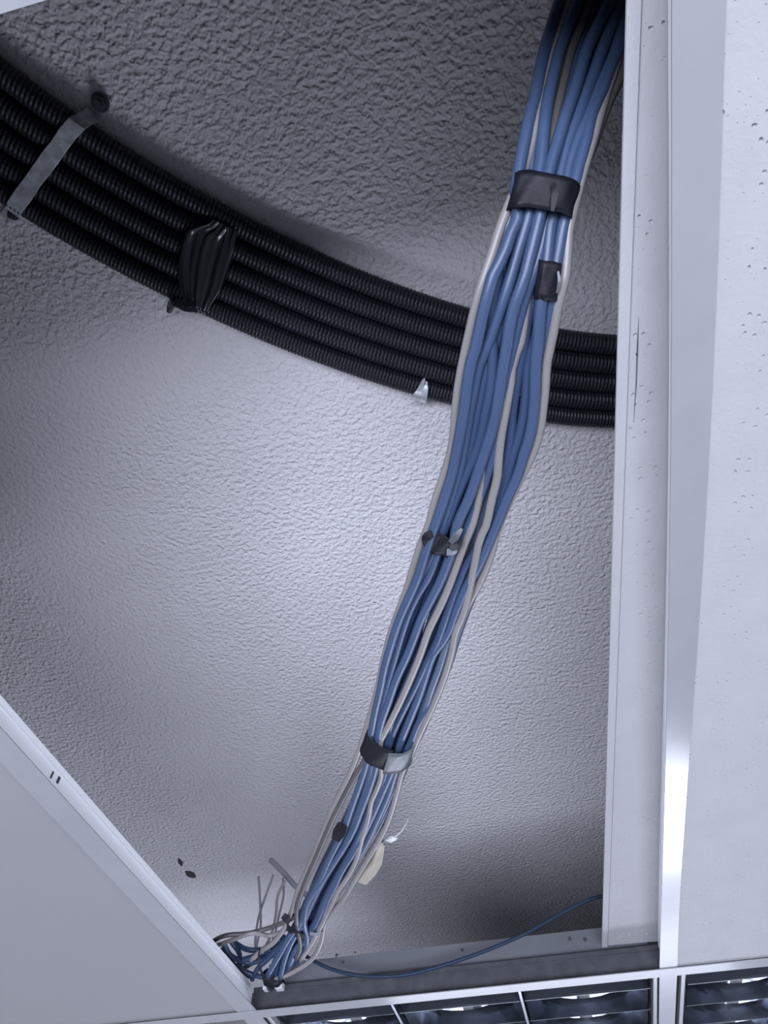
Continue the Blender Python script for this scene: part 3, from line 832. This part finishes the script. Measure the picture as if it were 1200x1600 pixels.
def strip(name, pts, hw, thick, material, parent, h=-1.0):
    P = spline(path(pts, h), 12)
    T = np.gradient(P, axis=0)
    T /= np.linalg.norm(T, axis=1, keepdims=True)
    off = np.array(parent.location)
    rr = []
    for i, (p, t) in enumerate(zip(P, T)):
        v = p / np.linalg.norm(p)
        u = np.cross(t, v)
        u /= np.linalg.norm(u)
        n = np.cross(t, u)
        w = np.interp(i, np.linspace(0, 11, len(hw)), hw)
        rr.append([p - u * w - n * thick - off, p + u * w - n * thick - off, p + u * w + n * thick - off, p - u * w + n * thick - off])
    return MB().prism(rr, None).build(name, material, parent)

def tape(name, p, label):
    return tag(empty(name, path([p], 0)[0]), label, 'tape', 'tapes and ties round the bundle')
t = tape('tape_band', (846, 312), 'wide black tape band round the whole bundle, high up')
sleeve('band', [(801, 277), (902, 297)], [(788, 333), (891, 349)], 1.3, .0155, M['tape'], t, .0008, seed=1, power=3.2)
strip('tape_fold', [(864, 286, -2.0), (867, 300, -2.1), (863, 330, -2.0)], (.0012, .002, .001), .0003, M['tape'], t)
t = tape('tape_band', (856, 438), 'small black tape patch round two blue cables below the wide band')
sleeve('band', [(840, 406), (877, 412)], [(834, 467), (868, 470)], .5, .0062, M['tape'], t, .0004, seed=2, power=3)
strip('tape_fold', [(872, 424, -.4), (874, 440, -.5), (870, 458, -.4)], (.0006, .0011, .0005), .0003, M['greytape'], t)
t = tape('tape_knot', (690, 840), 'black tape knot tied round the left blue cables at mid height')
sleeve('band', [(670, 820), (716, 836)], [(661, 850), (708, 868)], .7, .0078, M['tape'], t, .0011, seed=3, power=2.4)
strip('tape_tail', [(676, 834, -.8), (667, 838, -.6), (665, 856, -.4)], (.003, .0035, .0012), .0004, M['tape'], t)
strip('tape_tail', [(704, 848, -.8), (714, 836, -.9), (722, 826, -.6)], (.002, .003, .001), .0004, M['greytape'], t)
strip('tape_tail', [(704, 852, -.8), (714, 852, -1.0), (721, 842, -.8)], (.003, .0028, .001), .0004, M['tape'], t)
strip('tape_tail', [(698, 862, -.7), (710, 862, -.7), (714, 856, -.5)], (.003, .0024, .001), .0004, M['greytape'], t)
t = tape('tape_band', (605, 1170), 'dark grey tape band with a shiny loose end round the lower bundle')
sleeve('band', [(575, 1136), (653, 1148)], [(562, 1165), (640, 1185)], 1.0, .0145, M['tape'], t, .0006, sag=.011, arc=(math.radians(85), math.radians(345)), seed=4, power=2.2)
sleeve('loose_end', [(575, 1145), (654, 1150)], [(566, 1172), (644, 1184)], 1.0, .0156, M['greytape'], t, .0005, sag=.011, arc=(math.radians(5), math.radians(96)), seed=5, power=2.2)
t = tape('cable_tie', (468, 1448), 'thin black tie gathering the cables just above their fanned ends')
sleeve('band', [(447, 1433), (497, 1452)], [(445, 1441), (494, 1461)], .9, .0115, M['tape'], t, .0004, seed=6, sag=.005, power=2.2)
strip('tie_tail', [(452, 1440, -.9), (446, 1434, -.9), (442, 1430, -.5)], (.004, .005, .004), .0006, M['tape'], t)
strip('tie_tail', [(484, 1458, -1.0), (494, 1460, -1.2), (502, 1456, -.9)], (.002, .002, .0016), .0006, M['greytape'], t)
t = tape('tape_scrap', (530, 1300), 'small dark olive tape scrap on the blue cables, above the cream paper tag')
strip('patch', [(536, 1288, -.45), (530, 1300, -.5), (524, 1313, -.45)], (.006, .0075, .005), .0004, M['tape'], t)
t = tape('tape_scrap', (812, 600), 'black tape scrap seen in the gap right of the middle grey cable')
sleeve('band', [(800, 585), (824, 585)], [(796, 612), (822, 612)], 2.4, .0065, M['tape'], t, .0005, seed=8)
t = tape('cable_tie', (420, 1528), 'black cord tied round the lowest cable ends above the white clip')
sleeve('band', [(410, 1522), (442, 1524)], [(411, 1532), (443, 1533)], .5, .0095, M['tape'], t, .0005, seed=10)
strip('tie_tail', [(406, 1482, -.8), (404, 1502, -.8), (410, 1522, -1.0), (418, 1532, -1.2)], (.0012, .0016, .0018, .0016), .0006, M['tape'], t)

# white clip under the cable ends
cl_ = empty('white_clip', path([(428, 1538)], .2)[0])
mb = MB()
mb.box((-.015, -.006, -.007), (-.009, .006, .006)).box((.004, -.006, -.008), (.015, .006, .008)).box((-.015, -.003, -.001), (.015, .006, .006))
mb.build('clip_body', M['white'], cl_, bevel=.001)
MB().cyl((-.004, -.008, -.004), (-.004, .004, -.004), .0038, 12).build('screw', M['bolt'], cl_)
tag(cl_, 'small white plastic clip with a dark screw under the cable ends', 'clip')

# cream paper tag and the torn white tape beside it
tg_ = empty('paper_tag', path([(582, 1352)], .8)[0])
off = np.array(tg_.location)
loop = [(594, 1312, .2), (601, 1324, .4), (597, 1350, 1.0), (588, 1366, .7), (572, 1383, .2), (558, 1378, .6), (562, 1366, 1.0), (576, 1346, 1.3)]
V = [path([p], 0)[0] - off for p in loop]
cpt = path([(582, 1352, -.2)], 0)[0] - off
vd = (off / np.linalg.norm(off)) * .0006
n = len(V)
VV = V + [cpt] + [p + vd for p in V] + [cpt + vd]
FF = [(k, (k + 1) % n, n) for k in range(n)] + [((k + 1) % n + n + 1, k + n + 1, 2 * n + 1) for k in range(n)] + [(k, k + n + 1, (k + 1) % n + n + 1, (k + 1) % n) for k in range(n)]
mesh('paper', VV, FF, M['paper'], tg_)
tag(tg_, 'folded cream paper tag hanging beside the lower right cables', 'paper tag')
sp = empty('tape_scrap', path([(612, 1311)], .3)[0])
off = np.array(sp.location)
bm_ = bmesh.new()
bmesh.ops.create_icosphere(bm_, subdivisions=2, radius=1.0)
for v in bm_.verts:
    k = 1 + .55 * noise.noise(v.co * 2.3 + Vector((3, 1, 5)))
    v.co = Vector((v.co.x * .0075 * k, v.co.y * .004 * k, v.co.z * .0036 * k))
me = bpy.data.meshes.new('crumple')
bm_.to_mesh(me); bm_.free()
link('crumple', me, M['white'], sp)
tube('strand', spline(path([(616, 1308), (626, 1300), (633, 1290), (638, 1281)], .3), 12) - off, np.linspace(.001, .0004, 12), M['white'], sp, 6)
strip('strand', [(608, 1312, .3), (598, 1314, .3), (592, 1318, .5)], (.002, .0012, .001), .0003, M['greytape'], sp)
tag(sp, 'crumpled white tape scrap sticking out right of the cream paper tag', 'tape')
